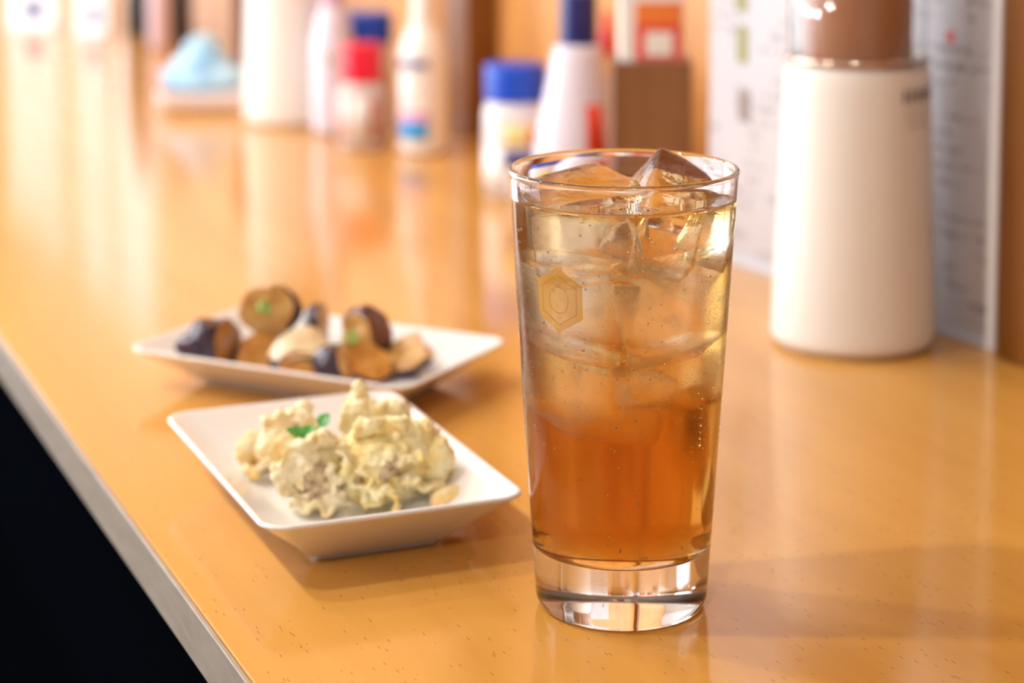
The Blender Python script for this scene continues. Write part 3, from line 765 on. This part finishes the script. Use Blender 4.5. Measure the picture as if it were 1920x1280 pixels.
# ------------------------------------------------------------------ menu stand
def menu_mat():
    m = mat('printed_menu', (.8, .78, .77), .35); t = NT(m); c = t.coord('Object')
    sep = t.new('ShaderNodeSeparateXYZ'); t.link(c, sep.inputs[0])
    rows = t.math('GREATER_THAN', t.math('SINE', t.math('MULTIPLY', sep.outputs[2], 2*PI/.0085)), .15)
    ink = t.math('GREATER_THAN', t.noise(t.mapping(c, (260, 260, 420)), 1, 2), .52)
    clump = t.math('GREATER_THAN', t.noise(t.mapping(c, (26, 26, 60)), 1, 2), .50)
    k = t.math('MULTIPLY', t.math('MULTIPLY', t.math('MULTIPLY', rows, ink), clump), .75)
    paper = t.ramp(t.noise(t.mapping(c, (9, 9, 5)), 1, 2), [(.35, (.50, .45, .45)), (.6, (.50, .49, .53))])
    t.link(t.mixc(k, paper, (.16, .13, .13)), t.bsdf.inputs['Base Color']); return m
M_menu = menu_mat()
M_acr2 = mat('grey_acrylic', (.55, .54, .58), .3)
M_acr = mat('white_acrylic', (.86, .86, .88), .2)
c0, c1 = Vector((.598, 1.105, 0)), Vector((.6195, .8462, 0))
dv = c1-c0; W_ = dv.length; rz = math.atan2(dv.y, dv.x)
ms = thing('menu_stand', 'tall white printed menu card in a stand behind the large dispenser', 'menu', tuple(c0), rz)
box('menu_sheet', .002, W_-.004, -.0012, -.0004, .006, .262, M_menu, ms)
box('backing_board', 0, W_-.003, -.0003, .0012, .004, .265, M_acr, ms)
box('side_rail', W_-.006, W_, -.0022, .0022, .0, .265, M_acr, ms, bevel=.0008)
box('foot_rail', 0, W_-.006, -.004, .003, .0, .005, M_acr2, ms, bevel=.001)
M_olive = mat('olive_print', (.28, .26, .08), .5); M_pict = mat('brown_picture_print', (.25, .19, .17), .5)
def card_patch(u0, u1, z0, z1, material): box('printed_picture', u0, u1, -.0016, -.0012, z0, z1, material, ms)
card_patch(.030, .041, .120, .142, M_olive); card_patch(.032, .044, .086, .104, M_pict); card_patch(.028, .040, .150, .175, M_olive)
M_redp = mat('red_print', (.62, .12, .12), .5); card_patch(.218, .224, .150, .156, M_redp)

# ------------------------------------------------------------------ box with a red sticker in a wooden holder
M_holder = wood_mat('brown_holder', (.23, .095, .03), (.17, .06, .018), (.30, .13, .045), .4, False, (1, 8, .12))
M_paper = mat('white_paper', (.84, .83, .82), .5); M_red = mat('red_sticker', (.78, .055, .03), .4); M_or = mat('orange_print', (.85, .22, .03), .4)
hd = thing('wooden_holder', 'brown wooden holder behind the tall glass', 'holder', (.5905, 1.170, .0), R(-23))
hb = .0245
for s in (-1, 1):
    box('side_panel', s*hb-(.003 if s > 0 else 0), s*hb+(0 if s > 0 else .003), -.022, .022, 0, .1125, M_holder, hd, .0005)
    box('face_panel', -hb+.003, hb-.003, s*.022-(.003 if s > 0 else 0), s*.022+(0 if s > 0 else .003), 0, .1125, M_holder, hd, .0005)
box('bottom_panel', -hb+.003, hb-.003, -.019, .019, 0, .003, M_holder, hd)
pk = thing('paper_packet', 'white packet with a red sticker standing in the wooden holder', 'packet', (.5905, 1.170, .0035), R(-23))
box('packet_body', -.0195, .0195, -.0178, .0178, 0, .172, M_paper, pk, .001)
st = box('sticker', -.0105, .0180, -.0183, -.0179, .1095, .1455, M_red, pk)
box('sticker_top', -.0105, .0180, -.0186, -.0183, .132, .1455, M_or, st)
box('sticker_square', -.0045, .0125, -.0188, -.0184, .1125, .1275, M_paper, st, 0)

# ------------------------------------------------------------------ bottles and jars
def jar(name, label, loc, rad, capr, z0, z1, body_m, cap_m, labels=(), group=None):
    d = thing(name, label, 'jar', loc, 0, group)
    lathe('body', smooth_profile([(0, 0), (rad, 0), (rad, z0*.86), (capr*.9, z0), (0, z0)], [0, .003, .008, .003, 0], 5), body_m, d, 40)
    lathe('cap', smooth_profile([(0, z0-.0005), (capr, z0-.0005), (capr, z1), (0, z1)], [0, .001, .004, 0], 5), cap_m, d, 40)
    for (za, zb, a0, a1, m_) in labels: cyl_patch('printed_label', rad, za, rad, zb, FACE+R(a0), FACE+R(a1), m_, d, 16)
    return d
M_blue = mat('blue_cap', (.002, .07, .58), .35); M_redcap = mat('red_cap', (.74, .002, .03), .35); M_navy = mat('navy_cap', (.012, .012, .14), .3)
M_jar = mat('pale_jar', (.80, .76, .78), .25); M_milk = mat('milky_plastic', (.86, .84, .82), .3); M_lav = mat('lavender_plastic', (.74, .70, .82), .25)
M_yel = mat('yellow_plastic', (.90, .48, .01), .3); M_yl = mat('yellow_label', (.86, .72, .30), .4); M_rl = mat('red_label', (.80, .07, .03), .4)
M_bl = mat('blue_label', (.01, .33, .78), .4); M_pl = mat('pink_label', (.80, .35, .58), .4); M_nl = mat('navy_label', (.04, .05, .22), .4)
M_pk = mat('pale_pink_label', (.85, .58, .58), .4); M_brl = mat('rust_label', (.55, .17, .09), .4); M_gl = mat('grey_label', (.62, .58, .52), .4)
M_pepper = mat('pepper_jar', (.62, .50, .46), .25)
GJ = 'condiment jars along the wall'
jar('condiment_jar', 'blue-capped condiment jar left of the tall glass', (.570, 1.3362, .0002), .0228, .0218, .067, .092, M_jar, M_blue,
    ((.036, .052, -20, 75, M_yl), (.036, .049, 22, 60, M_rl), (.023, .033, -20, 75, M_nl), (.003, .034, -80, -22, M_milk)), GJ)
jar('condiment_jar', 'red-capped spice jar in front of the blue-capped one', (.5390, 1.5745, .0002), .0191, .0160, .0535, .083, M_pepper, M_redcap,
    ((.008, .044, -85, -30, M_pk), (.006, .042, -22, 18, M_milk), (.008, .040, 24, 48, M_brl), (.014, .034, -2, 14, M_gl)), GJ)
jar('condiment_jar', 'blue-capped jar half hidden behind the red-capped one', (.5775, 1.668, .0002), .0205, .0200, .073, .098, M_jar, M_blue,
    ((.030, .050, -40, 40, M_yl),), GJ)
# white squeeze bottle
def bottle(name, label, loc, prof_body, prof_cap, bm_, cm_, labels=(), group=None, rad=None, cap='nozzle', r_=.002):
    d = thing(name, label, 'bottle', loc, 0, group)
    lathe('body', smooth_profile(prof_body, r_, 5), bm_, d, 40)
    lathe(cap, smooth_profile(prof_cap, .0012, 4), cm_, d, 32)
    for (ra, za, rb, zb, a0, a1, m_) in labels: cyl_patch('printed_label', ra, za, rb, zb, FACE+R(a0), FACE+R(a1), m_, d, 16)
    return d
GB = 'squeeze bottles along the wall'
bottle('squeeze_bottle', 'white squeeze bottle with blue, pink and navy print', (.5745, 1.5300, .0002),
       [(0, 0), (.0195, 0), (.0195, .074), (.0175, .086), (.0115, .098), (.0105, .102), (0, .102)], [(0, .1015), (.0100, .1015), (.0085, .125), (.0025, .150), (0, .150)], M_milk, M_milk,
       ((.0195, .0125, .0195, .026, -70, 12, M_bl), (.0195, .0265, .0195, .034, -65, 15, M_pl), (.0195, .068, .0195, .074, -75, 12, M_nl), (.0195, .040, .0195, .046, -70, -30, M_lav)), GB, r_=.006)
bottle('squeeze_bottle', 'lavender squeeze bottle between the far dispenser and the red-capped jar', (.5400, 1.6500, .0002),
       [(0, 0), (.0182, 0), (.0182, .072), (.0130, .100), (.0100, .108), (0, .108)], [(0, .1075), (.0105, .1075), (.0105, .122), (.003, .148), (0, .148)], M_lav, mat('mauve_cap', (.62, .38, .52), .35),
       ((.0182, .062, .0182, .068, -30, 10, M_gl),), GB, r_=.006)
bottle('squeeze_bottle', 'tapered white bottle with a navy cap and red print behind the glass rim', (.585, 1.2656, .0002),
       [(0, 0), (.0300, 0), (.0300, .035), (.0272, .055), (.0180, .100), (.0160, .112), (0, .112)], [(0, .1115), (.0135, .1115), (.0130, .117), (.0125, .146), (0, .146)], M_lav, M_navy,
       ((.0295, .045-.006, .0235, .080-.006, 10, 38, M_rl), (.0298, .008, .0298, .034, -60, 8, M_milk)), GB, cap='cap', r_=.005)
bottle('squeeze_bottle', 'yellow squeeze bottle beside the navy-capped bottle', (.6200, 1.2950, .0002),
       [(0, 0), (.0165, 0), (.0165, .075), (.0120, .090), (.0060, .098), (0, .098)], [(0, .0975), (.0062, .0975), (.0055, .110), (.0020, .130), (0, .130)], M_yel, M_redcap, (), GB, r_=.006)

# ------------------------------------------------------------------ light blue cloth on a pale tray
M_tray = mat('pale_tray', (.78, .68, .66), .3); M_cloth = mat('light_blue_cloth', (.42, .70, .90), .75)
t = NT(M_cloth); t.link(t.ramp(t.noise(t.coord(), 40, 3), [(.35, (.30, .58, .86)), (.55, (.50, .76, .92)), (.75, (.62, .86, .93))]), t.bsdf.inputs['Base Color'])
V, F = [], []
lv = [(.0, .0), (.003, .0), (.006, .010), (.0065, .0175), (.0055, .0180), (.004, .0170), (.002, .006), (.0, .0055), (-.02, .0055)]
for d_, z_ in lv: V += rrect(.034+d_, .045+d_, .01, z_)
n = len(rrect(1, 1, .1, 0))
for a in range(len(lv)-1):
    for i in range(n): j = (i+1) % n; F.append((a*n+i, a*n+j, (a+1)*n+j, (a+1)*n+i))
F += [tuple(range(n)), tuple((len(lv)-1)*n+i for i in range(n))]
tag(mesh_obj('tray', V, F, M_tray, None, True, (.4850, 1.852, .0002), (0, 0, R(-18))), 'shallow pale tray under the light blue cloth', 'tray')
bm = bmesh.new()
for (p, s) in ((P3(0, 0, .010), (.036, .030, .011)), (P3(-.004, .004, .024), (.027, .024, .012)), (P3(-.003, .006, .036), (.017, .015, .014)), (P3(.020, -.004, .014), (.018, .018, .010)), (P3(-.024, -.004, .013), (.014, .016, .009))):
    add_ell(bm, p, s)
o = finish_lump('cloth', bm, .0018, .0022, M_cloth, (.4850, 1.852, 0), 8)
o.location.z += .0060+.0045-PF
tag(o, 'crumpled light blue cloth heaped on the pale tray', 'cloth')

# ------------------------------------------------------------------ condiments at the far end
M_dark = mat('soy_sauce_glass', (.012, .008, .008), .15); M_wh = mat('white_ceramic', (.85, .86, .90), .25); M_pinkish = mat('pinkish_plastic', (.66, .50, .54), .3); M_teal = mat('pale_teal', (.62, .78, .86), .3)
GF = 'bottles at the far end of the counter'
def far_bottle(label, loc, rad, hgt, m_, cm_):
    return bottle('far_bottle', label, loc, [(0, 0), (rad, 0), (rad, hgt*.55), (rad*.45, hgt*.8), (rad*.42, hgt*.86), (0, hgt*.86)], [(0, hgt*.858), (rad*.55, hgt*.858), (rad*.5, hgt), (0, hgt)], m_, cm_, (), GF, cap='cap', r_=.006)
far_bottle('dark bottle at the far end, left of the pinkish one', (.5640, 2.459, .0002), .0165, .17, M_dark, M_dark)
far_bottle('dark bottle just behind the light blue cloth', (.5890, 2.365, .0002), .0145, .17, M_dark, M_dark)
far_bottle('pinkish bottle between the two dark ones', (.5545, 2.318, .0002), .0125, .17, M_pinkish, M_pinkish)


far_bottle('pale blue bottle behind the white one at the far end', (.5480, 2.620, .0002), .0220, .19, M_teal, M_wh)
box_o = box('condiment_box', -.03, .03, -.02, .02, 0, .13, M_holder, None, .002, (.5700, 1.960, .0002), (0, 0, R(-10)))
tag(box_o, 'brown wooden box standing behind the light blue cloth', 'box')

M_farcard = mat('white_card', (.86, .86, .88), .4)
def far_card(label, loc, rz_, w_, h_):
    c_ = thing('menu_card', label, 'menu', loc, rz_, 'menu cards at the far end of the counter')
    box('card', -w_/2, w_/2, -.0015, .0015, .004, h_, M_farcard, c_)
    box('foot', -w_/2, w_/2, -.012, .012, 0, .004, M_farcard, c_, .001)
    box('printed_picture', -w_*.12, w_*.22, -.0022, -.0015, .012, .034, M_nl, c_)
far_card('upright white menu card at the far left end of the counter', (.4640, 2.600, .0002), R(-40), .070, .24)
far_card('upright white menu card left of the dark far bottles', (.5170, 2.500, .0002), R(-45), .046, .24)

M_refl_strip = mat('white_reflection_strip', (.86, .86, .86), .6)  # out-of-view white strips, added so the counter reflects pale streaks
for (y0, y1, lab) in ((3.43, 3.62, 'unseen white strip added on the wall for the counter reflection, farthest along'), (3.68, 3.90, 'unseen white strip added on the wall for the counter reflection, by the far corner'), (2.80, 3.02, 'unseen white strip added on the wall for the counter reflection, above the far bottles'), (3.08, 3.28, 'unseen white strip added on the wall for the counter reflection, second along')):
    tag(box('reflection_strip', .6580, .6598, y0, y1, .07, .47, M_refl_strip), lab, 'paper', 'white strips added for the counter reflection')
